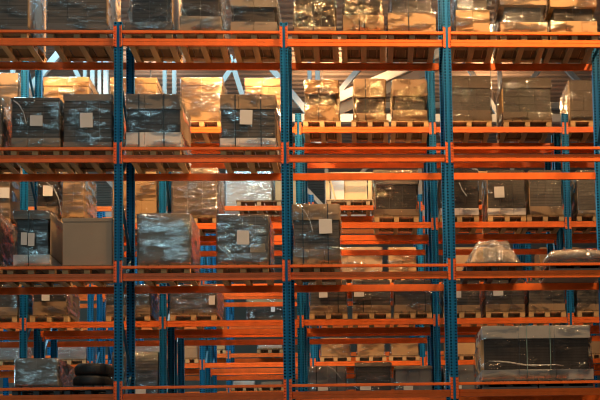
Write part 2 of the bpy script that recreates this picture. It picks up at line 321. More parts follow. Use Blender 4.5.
    ('B', 2, 4.344, 5.28, 0.969, 'stack', 'dark brown load with wider tan base right of crate', {'body': 'darkbrown', 'cap': ('taupe', 0.298, 1), 'tray': ('brown', 0.14, 1), 'film': 'bronze', 'cols': 3, 'rows': 2, 'inset': 0.05}),
    ('B', 2, 5.719, 6.536, 0.966, 'stack', 'dark load with pale base right of third upright', {'body': 'darkbrown', 'tray': ('palegrey', 0.155, 2), 'film': 'clear', 'cols': 3, 'rows': 2, 'strand': [(6.132, 0.688), (6.191, 0.539), (6.293, 0.389)]}),
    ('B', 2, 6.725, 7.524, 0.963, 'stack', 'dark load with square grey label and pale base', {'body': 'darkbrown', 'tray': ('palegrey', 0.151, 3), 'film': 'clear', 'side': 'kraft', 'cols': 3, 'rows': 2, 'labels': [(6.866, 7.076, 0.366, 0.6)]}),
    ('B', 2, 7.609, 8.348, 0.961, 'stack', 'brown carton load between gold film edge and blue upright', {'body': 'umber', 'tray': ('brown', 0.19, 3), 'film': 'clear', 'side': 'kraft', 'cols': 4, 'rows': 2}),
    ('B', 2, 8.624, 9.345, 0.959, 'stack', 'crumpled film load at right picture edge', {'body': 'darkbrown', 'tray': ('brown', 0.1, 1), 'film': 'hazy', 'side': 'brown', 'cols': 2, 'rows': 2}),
    ('B', 3, -3.79, -2.924, 0.632, 'stack', 'grey-brown load with pale base at left picture edge', {'body': 'darkbrown', 'tray': ('brown', 0.18, 1), 'film': 'hazy', 'cols': 2, 'rows': 2}),
    ('B', 3, -2.615, -1.954, 0.624, 'stack', 'load with hatched top and wide tan base beside upright', {'body': 'umber', 'tray': ('brown', 0.283, 1), 'film': 'gold', 'side': 'brown', 'cols': 2, 'rows': 2, 'labels': [(-2.436, -2.276, 0.295, 0.418)]}),
    ('B', 3, -1.151, -0.265, 0.611, 'stack', 'dim grey-brown load behind first upright', {'body': 'darkbrown', 'tray': ('brown', 0.197, 1), 'film': 'hazy', 'cols': 2, 'rows': 2}),
    ('B', 3, 0.14, 1.093, 0.6, 'stack', 'dim load with white label and cyan gleam', {'body': 'umber', 'tray': ('brown', 0.102, 2), 'film': 'crinkle', 'side': 'brown', 'cols': 3, 'rows': 2, 'labels': [(0.933, 1.055, 0.182, 0.369)], 'straps': [0.405, 0.831]}),
    ('B', 3, 2.993, 3.753, 0.682, 'stack', 'carton load with pink label leftmost of three', {'body': 'umber', 'tray': ('brown', 0.149, 2), 'film': 'clear', 'cols': 2, 'rows': 2, 'labels': [(3.183, 3.358, 0.307, 0.454)], 'straps': [3.573]}),
    ('B', 3, 3.866, 4.661, 0.675, 'stack', 'carton load with white label in middle of three', {'body': 'umber', 'tray': ('brown', 0.151, 2), 'film': 'clear', 'cols': 2, 'rows': 2, 'labels': [(3.904, 4.11, 0.322, 0.427)], 'straps': [4.088]}),
    ('B', 3, 4.733, 5.552, 0.668, 'stack', 'carton load with creased film rightmost of three', {'body': 'umber', 'tray': ('brown', 0.154, 3), 'film': 'gold', 'cols': 2, 'rows': 2, 'straps': [5.372]}),
    ('B', 3, 5.739, 6.519, 0.66, 'stack', 'half-hidden load with white label right of third upright', {'body': 'umber', 'tray': ('brown', 0.134, 2), 'film': 'clear', 'cols': 3, 'rows': 2, 'labels': [(6.018, 6.123, 0.282, 0.43)]}),
    ('B', 3, 6.634, 7.45, 0.653, 'stack', 'carton load with white label above wide black pack', {'body': 'umber', 'tray': ('brown', 0.147, 3), 'film': 'gold', 'cols': 3, 'rows': 2, 'labels': [(6.791, 7.0, 0.318, 0.444)]}),
    ('B', 3, 7.534, 8.373, 0.646, 'stack', 'carton load without label beside blue upright', {'body': 'umber', 'tray': ('brown', 0.149, 3), 'film': 'clear', 'cols': 3, 'rows': 2}),
    ('B', 3, 8.542, 9.343, 0.638, 'stack', 'carton load at right picture edge', {'body': 'umber', 'tray': ('brown', 0.14, 2), 'film': 'clear', 'cols': 2, 'rows': 2}),
    ('B', 4, -1.031, -0.029, 1.254, 'stack', 'crumpled dark film load behind first upright', {'body': 'darkbrown', 'cap': ('umber', 0.39, 1), 'film': 'crinkle3', 'cols': 2, 'rows': 3, 'labels': [(-0.58, -0.349, 0.353, 0.486)]}),
    ('B', 4, 2.946, 3.712, 0.92, 'stack', 'slate grey load with trailing film leftmost of three', {'body': 'slate', 'film': 'clear', 'cols': 2, 'rows': 1, 'labels': [(3.137, 3.341, 0.406, 0.509)], 'straps': [3.105, 3.524], 'strand': [(3.326, 0.92), (3.468, 0.836), (3.629, 0.627)]}),
    ('B', 4, 3.896, 4.645, 0.981, 'stack', 'black-banded load with pale crumpled top in middle of three', {'body': 'charcoal', 'cap': ('taupe', 0.083, 1), 'film': 'clear', 'cols': 1, 'rows': 3, 'labels': [(3.996, 4.222, 0.405, 0.498)]}),
    ('B', 4, 4.717, 5.489, 0.899, 'stack', 'slate grey load with tan rim rightmost of three', {'body': 'slate', 'cap': ('taupe', 0.063, 1), 'film': 'clear', 'cols': 3, 'rows': 1, 'labels': [(4.891, 5.086, 0.393, 0.486)]}),
    ('B', 4, 5.716, 6.378, 0.908, 'stack', 'grey load between third upright and wide pack', {'body': 'slate', 'film': 'clear', 'cols': 2, 'rows': 1, 'labels': [(6.017, 6.089, 0.409, 0.513)]}),
    ('D', 1, 3.182, 5.508, 0.742, 'crate', 'pale open timber crate with slanting braces', {}),
    ('D', 1, 6.522, 8.194, 0.76, 'stack', 'dark load with pale wooden top rim', {'body': 'darkbrown', 'cap': ('wood', 0.066, 1), 'film': 'none', 'cols': 3, 'rows': 2}),
    ('D', 2, 3.257, 4.617, 0.799, 'stack', 'brown wrapped cartons left of golden pair', {'body': 'brown', 'film': 'gold', 'cols': 3, 'rows': 2}),
    ('D', 2, 4.759, 5.494, 0.791, 'stack', 'golden wrapped cartons beside blue upright', {'body': 'kraft', 'film': 'gold', 'cols': 2, 'rows': 2}),
    ('D', 2, 6.477, 7.646, 0.779, 'stack', 'pale boxes behind the clear-film heap', {'body': 'brown', 'film': 'none', 'cols': 2, 'rows': 1}),
    ('D', 2, 8.689, 9.737, 0.765, 'stack', 'brown cartons behind low flat pile', {'body': 'brown', 'film': 'none', 'cols': 2, 'rows': 1}),
    ('D', 3, -5.489, -4.551, 0.454, 'stack', 'silvery film load at left picture edge', {'body': 'palegrey', 'film': 'crinkle', 'cols': 2, 'rows': 2}),
    ('D', 3, -3.759, -2.865, 0.436, 'stack', 'silvery film load left of cyan-lit post', {'body': 'palegrey', 'film': 'crinkle', 'cols': 2, 'rows': 2}),
    ('D', 3, -1.867, -0.991, 0.415, 'stack', 'cyan gleaming film load above crumpled one', {'body': 'palegrey', 'film': 'crinkle', 'cols': 2, 'rows': 2}),
    ('D', 3, -0.64, -0.113, 0.455, 'stack', 'slim brown load left of blue post', {'body': 'brown', 'film': 'none', 'cols': 1, 'rows': 2}),
    ('D', 3, 2.999, 3.739, 0.466, 'stack', 'tan carton block leftmost of three tan blocks', {'body': 'kraft', 'film': 'gold', 'cols': 1, 'rows': 1}),
    ('D', 3, 3.917, 4.633, 0.456, 'stack', 'tan carton block in middle of three tan blocks', {'body': 'kraft', 'film': 'gold', 'cols': 1, 'rows': 1}),
    ('D', 3, 4.787, 5.506, 0.447, 'stack', 'tan carton block rightmost of three tan blocks', {'body': 'kraft', 'film': 'gold', 'cols': 1, 'rows': 1}),
    ('D', 3, 6.201, 7.0, 0.431, 'stack', 'plain tan block left of wide black pack', {'body': 'kraft', 'film': 'none', 'cols': 1, 'rows': 1}),
    ('D', 3, 9.937, 10.512, 0.392, 'stack', 'brown block at right picture edge', {'body': 'brown', 'film': 'none', 'cols': 1, 'rows': 1}),
    ('E', 1, 0.466, 1.692, 1.228, 'stack', 'large cube wrapped in white plastic film', {'body': 'white', 'film': 'crinkle', 'cols': 2, 'rows': 1}),
    ('E', 1, 1.772, 2.441, 1.06, 'stack', 'tan load half hidden by second upright', {'body': 'kraft', 'film': 'none', 'cols': 1, 'rows': 2}),
    ('F', 2, 0.565, 1.655, 0.739, 'stack', 'yellow-gleaming load with white label far back', {'body': 'darkbrown', 'cap': ('kraft', 0.216, 1), 'film': 'gold', 'cols': 2, 'rows': 2, 'labels': [(1.295, 1.417, 0.243, 0.397)]}),
    ('F', 5, -0.497, -0.045, 0.123, 'stack', 'small tan load far back', {'body': 'kraft', 'film': 'none', 'cols': 1, 'rows': 1}),
    ('F', 5, 0.89, 1.615, 0.106, 'stack', 'white cloth-covered load far back', {'body': 'white', 'film': 'hazy', 'cols': 1, 'rows': 1}),
    ('F', 3, 0.126, 0.788, 0.164, 'stack', 'whitish film load far back above the bottom shelf', {'body': 'white', 'film': 'hazy', 'cols': 1, 'rows': 1}),
    ('F', 3, 0.969, 1.603, 0.138, 'stack', 'taupe load far back beside second upright', {'body': 'taupe', 'film': 'none', 'cols': 2, 'rows': 1}),
    ('F', 3, -2.299, -1.702, 0.196, 'stack', 'pale load far back between blue posts', {'body': 'palegrey', 'film': 'none', 'cols': 1, 'rows': 1}),
]

# ------------------------------------------------------------------ the building
struct(MB().box(-34, 42, -26, 44, -.2, 0).build('floor', 'concrete'))
def ribbed(name, x0, x1, y0, y1, z, pitch, rise, mat):
    mb = MB(); prof = []; y = y0
    while y < y1:
        prof += [(y, z), (y+pitch*.35, z), (y+pitch*.45, z+rise), (y+pitch*.9, z+rise)]; y += pitch
    prof += [(y1, z+.12), (y0, z+.12)]
    mb.prism(prof, 'x', x0, x1); return struct(mb.build(name, mat))
ribbed('ceiling', -34, 42, -26, 44.2, 15.8, .34, .05, 'roof')
struct(MB().box(-34, 42, 44, 44.3, 0, 15.8).build('wall_back', 'wallsheet'))
struct(MB().box(-34.3, -34, -26, 44.3, 0, 15.95).build('wall_left', 'wallsheet'))
struct(MB().box(42, 42.3, -26, 44.3, 0, 15.95).build('wall_right', 'wallsheet'))
struct(MB().box(-34, 42, -26.3, -26, 0, 15.95).build('wall_front', 'wallsheet'))

def truss(y, posts, struts, label, zb=12.0, zt=15.55):
    t = thing('roof_truss', (4, y, zb), label, 'roof truss', 'roof trusses')
    MB().box(-37.6, 37.6, -.09, .09, -.1, .1).build('bottom_chord', 'steel', t)
    MB().box(-37.6, 37.6, -.09, .09, zt-zb-.1, zt-zb+.1).build('top_chord', 'steel', t)
    for x, w in posts: MB().box(x-4-w/2, x-4+w/2, -.06, .06, .1, zt-zb-.1).build('web_post', 'steel', t)
    for xa, za, xb, zb2, w in struts: MB().bar((xa-4, 0, za-zb), (xb-4, 0, zb2-zb), .1, w).build('web_strut', 'steel', t)
    return t
truss(8.6, [(-4.36, .1), (-4.07, .1), (-2.62, .08), (-2.44, .1), (-2.27, .08), (-2.12, .1), (-.69, .09), (-.46, .09), (2.86, .1), (3.06, .12), (7.6, .1), (10.5, .1), (-7, .1), (-10, .1), (-13, .1), (13, .1), (16, .1)],
      [(-4.0, 12.7, -2.9, 14.1, .16), (-3.2, 13.9, -2.75, 13.0, .1), (.15, 12.1, 1.1, 13.5, .12), (.9, 13.6, 1.35, 12.1, .12), (1.9, 13.3, 2.85, 12.1, .14), (3.1, 12.1, 4.6, 13.9, .13), (4.2, 12.2, 5.4, 14.0, .12), (6.4, 14, 7.55, 12.1, .12), (7.65, 12.1, 9.2, 14, .12), (8.6, 14, 10.4, 12.1, .12)],
      'white lattice roof truss nearest the shelves, above the carton tops')
truss(17.0, [(x, .12) for x in (-12, -9, -6, -3, 0, 3, 6, 9, 12, 15)],
      [(x, 12.1 if k % 2 else 15.4, x+3, 15.4 if k % 2 else 12.1, .12) for k, x in enumerate((-12, -9, -6, -3, 0, 3, 6, 9, 12))],
      'white lattice roof truss farther back under the roof sheets')
t = thing('roof_rafter', (3.55, 7.4, 11.9), 'white sloping roof beam rising to the right behind the bronze bundles', 'roof beam')
MB().bar((0, 0, 0), (8.3, 0, 3.8), .3, .03).build('web', 'steel', t)
MB().bar((0, 0, .13), (8.3, 0, 3.93), .03, .26).build('top_flange', 'steel', t)
MB().bar((0, 0, -.13), (8.3, 0, 3.67), .03, .26).build('bottom_flange', 'steel', t)
t = thing('roof_rafter', (-.1, 9.6, 13.2), 'greyish roof beam slanting down behind the golden cartons', 'roof beam')
MB().bar((0, 0, 0), (3.2, 0, -1.5), .28, .12).build('web', 'steel', t)

# ------------------------------------------------------------------ racks
HW = .0675
PROF = [(-HW, -.05), (-.024, -.05), (-.018, -.036), (.018, -.036), (.024, -.05), (HW, -.05), (HW, .04), (.045, .05), (.045, .03), (HW-.012, .03), (HW-.012, -.03), (-HW+.012, -.03), (-HW+.012, .03), (-.045, .03), (-.045, .05), (-HW, .04)]
def post_mesh(h): return MB().prism(PROF, 'z', .012, h).mesh('post', 'blue')
TOPS = LZ[1] + .34
POST = {'short': post_mesh(TOPS), 'tall': post_mesh(TOPS + 1.45)}
PLATE = MB().box(-.1, .1, -.08, .08, 0, .012).mesh('base_plate', 'plate')
def brace_mesh(dz):
    return MB().bar((0, .04, 0), (0, DEPTH-.04, dz), .045, .025).mesh('brace', 'brace')
BR_UP, BR_DN, BR_H = brace_mesh(.95), brace_mesh(-.95), brace_mesh(0.0)
def frame(x, y, tall, label, group):
    t = thing('upright_frame', (x, y, 0), label, 'rack upright', group)
    h = TOPS + (1.45 if tall else 0)
    for yy in (0, DEPTH):
        inst('post', POST['tall' if tall else 'short'], t, (0, yy, 0))
        inst('base_plate', PLATE, t, (0, yy, 0))
    z = 2.55; k = 0
    inst('brace', BR_H, t, (0, 0, .3)); inst('brace', BR_H, t, (0, 0, h-.1))
    while z < h-1.1:
        inst('brace', BR_DN if k % 2 == 0 else BR_UP, t, (0, 0, z+(1.0 if k % 2 == 0 else .05))); z += 1.02; k += 1
    return t
XS = {'A': range(-1, 4), 'B': range(-2, 5), 'C': range(-2, 5), 'D': range(-2, 5), 'E': range(-2, 5), 'F': range(-3, 5)}
TALL = {('A', 2), ('B', -1), ('B', 2)}
VIS0 = {'A': 0, 'B': -1, 'C': -1, 'D': -1, 'E': -1, 'F': -2}
for r, xs in XS.items():
    for i in xs:
        n = i - VIS0[r]
        pos = 'just outside the left picture edge' if n < 0 else ORD[n] + ' from the left'
        frame(i*BAY, ROWY[r], (r, i) in TALL, f"{'tall ' if (r, i) in TALL else ''}blue perforated upright frame of the {ROWN[r]}, {pos}", 'blue upright frames')

BH = .06
def beam_prof(y):   # rolled box section with a shallow groove along its face
    return [(y-.025, -BH), (y+.025, -BH), (y+.025, BH), (y-.025, BH), (y-.025, .006), (y-.021, .002), (y-.021, -.002), (y-.025, -.006)]
L2 = BAY/2 - HW - .001
BEAM = MB().prism(beam_prof(0), 'x', -L2, L2).mesh('beam', 'orange')
BEAMR = MB().prism([(-y, z) for y, z in beam_prof(0)], 'x', -L2, L2).mesh('beam', 'orange')
RAIL = MB().box(-L2, L2, -.078, -.034, .133, .178, .004).mesh('top_rail', 'orange')
def conn(z0, z1):   # plate hooked on the face of the upright, with a return flange to the beam end
    return MB().box(-.022, .022, -.005, .0, z0, z1).mesh('end_connector', 'connector')
CON_TALL, CON_LOW = conn(-.1, .268), conn(-.11, .14)
FLANGE = MB().box(-.003, .003, -.045, 0, -.1, .268).mesh('connector_flange', 'orange')
def beam(r, lv, i, rear):
    y = ROWY[r] + (DEPTH if rear else 0); z = LZ[lv]
    n = i - (VIS0[r] - 1)
    side = 'rear' if rear else 'front'
    t = thing('rack_crossbar', (i*BAY + BAY/2, y, z), f"orange {side} beam, {LVN[lv]} of the {ROWN[r]}, {ORD[n]} bay from left", 'rack beam', f'orange {side} beams of the {ROWN[r]}')
    ladder = r == 'A' and not rear
    inst('box_section', BEAMR if rear else BEAM, t)
    if ladder: inst('top_rail', RAIL, t)
    for s in (-1, 1):
        xx = s*(BAY/2 - .0455)
        o = inst('end_connector', CON_TALL if ladder else CON_LOW, t, (xx, .0555 if rear else -.0505, 0))
        if ladder: inst('connector_flange', FLANGE, o, (-s*.019, 0, 0))
    return t
BAYS = {'A': range(-1, 3), 'B': range(-2, 4), 'C': range(-2, 4), 'D': range(-2, 4), 'E': range(-2, 4), 'F': range(-3, 4)}
LEVELS = {'A': (1, 2, 3, 4), 'B': (1, 2, 3, 4), 'C': (1, 2, 3, 4), 'D': (1, 2, 3), 'E': (1, 2, 3), 'F': (2, 3, 5)}
for r in BAYS:
    for lv in LEVELS[r]:
        for i in BAYS[r]:
            beam(r, lv, i, False); beam(r, lv, i, True)

# ------------------------------------------------------------------ pallets
def pallet_parts(mat):
    deck = MB()
    for k in range(5): deck.box(-.4+k*.164, -.4+k*.164+(.144), 0, 1.2, .122, .144, .002)
    st = MB().box(-.4, .4, 0.004, .145, .1, .122).mesh('stringer_board', 'oldwood' if mat == 'wood' else 'shadewood' if mat == 'oldwood' else mat)  # wood stringers darker: shade under the load put into the colour
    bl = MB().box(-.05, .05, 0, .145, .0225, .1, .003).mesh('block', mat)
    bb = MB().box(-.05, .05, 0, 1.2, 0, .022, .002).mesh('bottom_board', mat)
    return deck.mesh('deck', 'plastic' if mat == 'plastic' else 'shadewood'), st, bl, bb
PAL = {k: pallet_parts(k) for k in ('wood', 'oldwood', 'plastic')}
PAL['grey'] = (PAL['plastic'][0], MB().box(-.4, .4, 0, .145, .1, .122).mesh('stringer_board', 'plastic'), PAL['plastic'][2], MB().box(-.4, .4, 0, 1.2, .0, .03, .002).mesh('bottom_board', 'slate'))
def pallet(x, y, z, w, kind, label, group):
    t = thing('wooden_pallet' if kind not in ('plastic', 'grey') else 'plastic_pallet', (x, y, z), label, 'pallet', group)
    d, st, bl, bb = PAL[kind]; t.scale = (w/.8, 1, 1)
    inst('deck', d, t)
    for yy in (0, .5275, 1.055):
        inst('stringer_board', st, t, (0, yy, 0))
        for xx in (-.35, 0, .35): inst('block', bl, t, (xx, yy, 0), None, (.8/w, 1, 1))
    if kind == 'grey': inst('bottom_board', bb, t)
    for xx in (-.35, 0, .35) if kind != 'grey' else (): inst('bottom_board', bb, t, (xx, 0, 0), None, (.8/w, 1, 1))
    return t

# ------------------------------------------------------------------ loads
def carton(parent, mat, x0, x1, y0, y1, z0, z1, name='carton', bev=.006):
    return MB().box(x0, x1, y0, y1, z0, z1, bev).build(name, mat, parent)
def stack(x0, x1, h, dep, kw, root, sd):
    cx = (x0+x1)/2; w = x1-x0; a, b = -w/2, w/2
    y0, y1 = 0.0, dep
    body = kw.get('body', 'brown'); ins = kw.get('inset', .012)
    zt, zc = 0.004, h
    if 'tray' in kw:
        m, hh, n = kw['tray']; zt = hh
        for k in range(n):
            carton(root, m, a+w*k/n+.0015, a+w*(k+1)/n-.0015, y0, y1, .004, hh-.002, 'base_carton')
    if 'cap' in kw:
        m, hh, n = kw['cap']; zc = h-hh
        for k in range(n):
            carton(root, m, a+w*k/n+.0015, a+w*(k+1)/n-.0015, y0, y1, zc+.002, h, 'cap_carton')
    cols, rows = kw.get('cols', 2), kw.get('rows', 2)
    ma, mw = a+ins, w-2*ins
    for c in range(cols):
        for q in range(rows):
            dz = (zc-zt)/rows; j = random.uniform(-.006, .006)
            carton(root, body, ma+mw*c/cols+.0015, ma+mw*(c+1)/cols-.0015, y0+ins+abs(j), y1-ins, zt+dz*q+.0015, zt+dz*(q+1)-.0005, 'carton', .0025)
    if 'side' in kw:   # added sheet puts the tan, warm-lit look of one side into colour
        if cx > 4.3: MB().box(a-.006, a+ins-.001 if ins < .03 else a+.004, y0+.02, y1-.02, zt+.004, zc-.004).build('side_tone_sheet', kw['side'], root)
        else: MB().box(b-ins+.001 if ins < .03 else b-.004, b+.006, y0+.02, y1-.02, zt+.004, zc-.004).build('side_tone_sheet', kw['side'], root)
    for sx in kw.get('straps', ()):
        s = sx-cx
        MB().box(s-.009, s+.009, y0-.006, y0-.002, .0, h+.004).box(s-.009, s+.009, y0-.002, y1+.002, h+.001, h+.004).box(s-.009, s+.009, y1+.002, y1+.006, 0, h+.004).build('strap', 'strap', root)
    for p0, p1, q0, q1 in kw.get('labels', ()):
        yy = y0-.008 if True else 0
        rr = random.uniform(-.02, .02)
        lb = MB().box(-(p1-p0)/2, (p1-p0)/2, -.001, .001, -(q1-q0)/2, (q1-q0)/2).build('paper_label', 'paper', root, loc=((p0+p1)/2-cx, yy-.022, (q0+q1)/2))
        lb.rotation_euler = (0, rr*1.6, 0)
    for m, p0, p1, q0, q1 in kw.get('patch', ()):
        carton(root, m, p0-cx, p1-cx, y0-.008, y0+.03, q0, q1, 'carton_flap', .003)
    f = kw.get('film', 'none')
    if f != 'none':
        g = .014
        lv = [0.0, zt*.5, zt-.01] if 'tray' in kw else [0.0]
        k2 = ins*.75
        secs = [(max(z, .006), a-g, b+g, y0-g, y1+g) for z in lv]
        nm = 7
        for k in range(1, nm):
            t = k/nm; pinch = k2*min(1, 3*min(t, 1-t)) if ins > .015 else 0
            if 'cap' not in kw and ins > .015 and t > .33: pinch = k2
            secs.append((zt+(zc-zt)*t, a-g+pinch, b+g-pinch, y0-g+pinch*.8, y1+g-pinch*.8))
        top_in = k2 if ('cap' not in kw and ins > .015) else 0
        if 'cap' in kw: secs.append((zc+.01, a-g, b+g, y0-g, y1+g))
        secs += [(h-.01, a-g+top_in, b+g-top_in, y0-g+top_in, y1+g-top_in), (h+.012, a+.02+top_in, b-.02-top_in, y0+.02+top_in, y1-.02-top_in)]
        MB().loft(secs, 8, .03, .026 if f == 'bronze' else .012 if f != 'clear' else .008, 6, sd).build('stretch_film', FILM[f], root, True)
    if 'strand' in kw:
        pts = [(p-cx, y0-.035, q) for p, q in kw['strand']]
        fine = []
        for (p, q) in zip(pts, pts[1:]):
            for t in range(5): fine.append(Vector(p).lerp(Vector(q), t/5))
        fine.append(Vector(pts[-1]))
        MB().tube(fine, .014, 6, .6).build('film_strand', 'strandfilm', root, True)

def crate(x0, x1, h, dep, root):
    w = x1-x0; a, b = -w/2, w/2
    MB().box(a, b, 0, dep, .002, .03).build('base_panel', 'palewood', root)
    for yy in (0, dep-.09):
        for xx in (a, a+w*.47, b-.09): MB().box(xx, xx+.09, yy, yy+.09, .03, h-.07, .003).build('corner_post', 'palewood', root)
        MB().box(a, b, yy, yy+.09, h-.07, h, .003).build('top_rail', 'palewood', root)
        for xa, xb in ((a+.25, a+.08), (a+w*.47+.5, a+w*.47+.25), (b-.12, b-.35)):
            MB().bar((xa, yy+.045, .03), (xb, yy+.045, h-.07), .06, .04).build('diagonal_brace', 'palewood', root)
    MB().box(a+.12, a+w*.2, .3, dep-.16, .03, h*.92).build('film_sheet', 'white', root)
    MB().box(a+w*.2+.01, a+w*.46, .34, dep-.16, .03, h*.92).build('plywood_panel', 'cream', root)
    MB().box(a+w*.55, b-.16, .34, dep-.16, .03, h*.9).build('plywood_panel', 'cream', root)

def mound(w, h, dep, root):
    a, b = -w/2, w/2
    for k, (u, v, ww, hh) in enumerate(((-.29, .04, .36, .66), (.0, .0, .36, .74), (.29, .04, .36, .66), (-.15, .3, .3, .93), (.15, .3, .3, .93))):
        x0, x1 = u*w-ww*w/2, u*w+ww*w/2
        if k == 0: x0 += .04
        sl = .09 if k in (0, 2) else .03
        l, rr = (1.6 if u < 0 else .5), (1.6 if u > 0 else .5)
        z0 = .004
        yy = .05 + v*dep*.7
        sc = [(z0+t*hh*h*.97, x0+sl*l*t*.9, x1-sl*rr*t*.9, yy+.1*t, yy+dep*.4-.08*t) for t in (0, .2, .4, .6, .8, .93, 1)]
        sc[-1] = (sc[-1][0], sc[-1][1]+.04, sc[-1][2]-.04, sc[-1][3]+.04, sc[-1][4]-.04)
        MB().loft(sc, 5, .07, .03, 6, k).build('bagged_goods', ('kraft', 'taupe', 'brown')[k % 3], root, True)
    secs = []
    for k in range(9):
        t = k/8; s = 1-.46*t**.9
        secs.append((.004+t*h*.97, a*s-.0, b*s, .0+.22*t*dep*.6, dep-.2*t*dep*.6))
    secs.append((h, a*.3, b*.34, .28*dep, dep*.7))
    MB().loft(secs, 14, .09, .05, 7, 5).build('loose_film', FILM['bag'], root, True)

def flat_pile(w, h, dep, root):
    a, b = -w/2, w/2; n = 6; hh = h*.62
    for k in range(n):
        j = random.uniform(-.012, .012)
        MB().box(a+.02+j, b-.02+j, .03+abs(j), dep-.03, .003+hh*k/n, hh*(k+1)/n-.004, .004).build('sheet', 'slate' if k % 2 else 'greybrown', root)
    secs = [(hh*.55, a, b, 0, dep), (hh, a-.01, b+.01, -.01, dep+.01), (h*.86, a+.05, b-.06, .03, dep-.03), (h, a+.2, b-.3, .1, dep-.1)]
    MB().loft(secs, 9, .06, .035, 4, 9).build('cover', 'taupe', root, True)
    secs = [(.004, a-.01, b+.01, -.015, dep+.015), (hh*.5, a-.015, b+.015, -.02, dep+.02), (hh, a-.02, b+.02, -.025, dep+.02), (h*.9, a+.03, b-.04, .0, dep), (h+.02, a+.2, b-.3, .08, dep-.08)]
    MB().loft(secs, 9, .06, .03, 4, 11).build('stretch_film', FILM['bag'], root, True)

def wide_pack(w, h, dep, root):
    a, b = -w/2, w/2
    tray_h, cap_h = .185*1.0, .22
    for k in range(3):
        MB().box(a+w*k/3+.002, a+w*(k+1)/3-.002, 0, dep, .004, tray_h, .006).build('base_band', 'band', root)
        MB().box(a+.02+(w-.06)*k/3+.002, a+.02+(w-.06)*(k+1)/3-.002, .01, dep-.01, h-cap_h, h, .006).build('top_band', 'band', root)
        MB().box(a+.05+(w-.12)*k/3+.002, a+.05+(w-.12)*(k+1)/3-.002, .05, dep-.04, tray_h+.002, h-cap_h-.002, .006).build('slatted_panel', 'black', root)
    MB().box(a+.0, a+.049, .06, dep-.04, tray_h+.004, h-cap_h-.004).build('side_tone_sheet', 'kraft', root)  # added tan sheet, stands for the bulging film on the left
    for s in (a+.78, a+1.18):
        MB().box(s-.005, s+.005, -.008, -.003, 0, h+.003).box(s-.005, s+.005, -.003, dep, h+.001, h+.004).build('strap', 'sheen_strap', root)
    secs = [(.004, a-.012, b+.012, -.016, dep+.014), (tray_h, a-.012, b+.012, -.016, dep+.014), (tray_h+.1, a-.02, b-.0, .0, dep), (h*.5, a-.04, b-.02, .012, dep), (h-cap_h-.06, a-.01, b-.02, .004, dep), (h-cap_h, a+.0, b-.015, -.006, dep+.005), (h-.01, a+.0, b-.02, -.008, dep+.005), (h+.012, a+.06, b-.08, .04, dep-.04)]
    MB().loft(secs, 14, .03, .02, 4, 13).build('stretch_film', FILM['clear'], root, True)
    pts = [(a+.12+.16*k, -.03-.004*(k % 2), .33-.10*(k/8)**.8+.018*math.sin(k*1.1)) for k in range(9)]
    MB().tube(pts, .015, 6, .5).build('film_strand', 'strandfilm', root, True)

NPAL = {}
for idx, (r, lv, x0, x1, h, kind, desc, kw) in enumerate(LOADS):
    n = NPAL.setdefault((r, lv), 0); NPAL[(r, lv)] += 1
    y = ROWY[r]; zb = LZ[lv] + BH
    lo, hi = math.floor((x0+x1)/2/BAY)*BAY, math.floor((x0+x1)/2/BAY)*BAY+BAY
    if kind != 'crate': x0, x1 = max(x0, lo+.1), min(x1, hi-.1)
    cx = (x0+x1)/2; w = x1-x0
    far = r not in 'AB'
    dep = 1.1 if not far else 1.0
    if kind in ('flat', 'wide'): pk = 'grey'
    elif kind == 'mound' or (r == 'A' and lv == 4): pk = 'plastic'
    elif r == 'B' and lv == 3 or r == 'D': pk = 'wood'
    else: pk = 'wood' if random.random() < .6 else 'oldwood'
    plab = f"{'dark plastic' if pk == 'plastic' else 'grey plastic' if pk == 'grey' else 'wooden'} pallet under {ORD[n]} load from left, {LVN[lv]}, {ROWN[r]}"
    pg = f"pallets on the {LVN[lv]} of the {ROWN[r]}"
    if kind in ('wide', 'crate') or w > 1.25:
        for q in (-1, 1): pallet(cx+q*w/4, y-.03, zb+.0005, w/2-.02, pk, plab.replace(' pallet', (' left-hand' if q < 0 else ' right-hand')+' pallet'), pg)
    else:
        pw = max(w, .78) if w > .58 else w
        lo, hi = math.floor(cx/BAY)*BAY+.08, math.floor(cx/BAY)*BAY+BAY-.08
        px = min(max(cx, lo+pw/2), hi-pw/2)
        pallet(px, y-.03, zb+.0005, pw-.004, pk, plab, pg)
    nm = {'box': 'carton_box', 'crate': 'timber_crate', 'mound': 'film_wrapped_heap', 'flat': 'sheet_pile', 'wide': 'crate_pack'}.get(kind, 'wrapped_load')
    if kind == 'stack' and kw.get('film', 'none') == 'none': nm = 'carton_load'
    root = thing(nm, (cx, y+.0, zb+.145), f"{desc}, {LVN[lv]} of {ROWN[r]}", {'box': 'box', 'crate': 'crate'}.get(kind, 'load'), f"loads on the {LVN[lv]} of the {ROWN[r]}")
    if kind == 'stack': stack(x0, x1, h, dep, kw, root, idx)
    elif kind == 'box':
        MB().box(-w/2, w/2, 0, .95, .004, h-.07, .008).build('carton_body', 'plainbox', root)
        MB().box(-w/2-.006, w/2+.006, -.006, .956, h-.069, h, .008).build('carton_lid', 'plainbox', root)
        MB().box(-w/2+.01, w/2-.01, .004, .94, .0, .004).build('carton_bottom', 'brown', root)
    elif kind == 'crate': crate(x0, x1, h, dep, root)
    elif kind == 'mound': mound(w, h, dep, root)
    elif kind == 'flat': flat_pile(w, h, dep, root)
    elif kind == 'wide': wide_pack(w, h, dep, root)

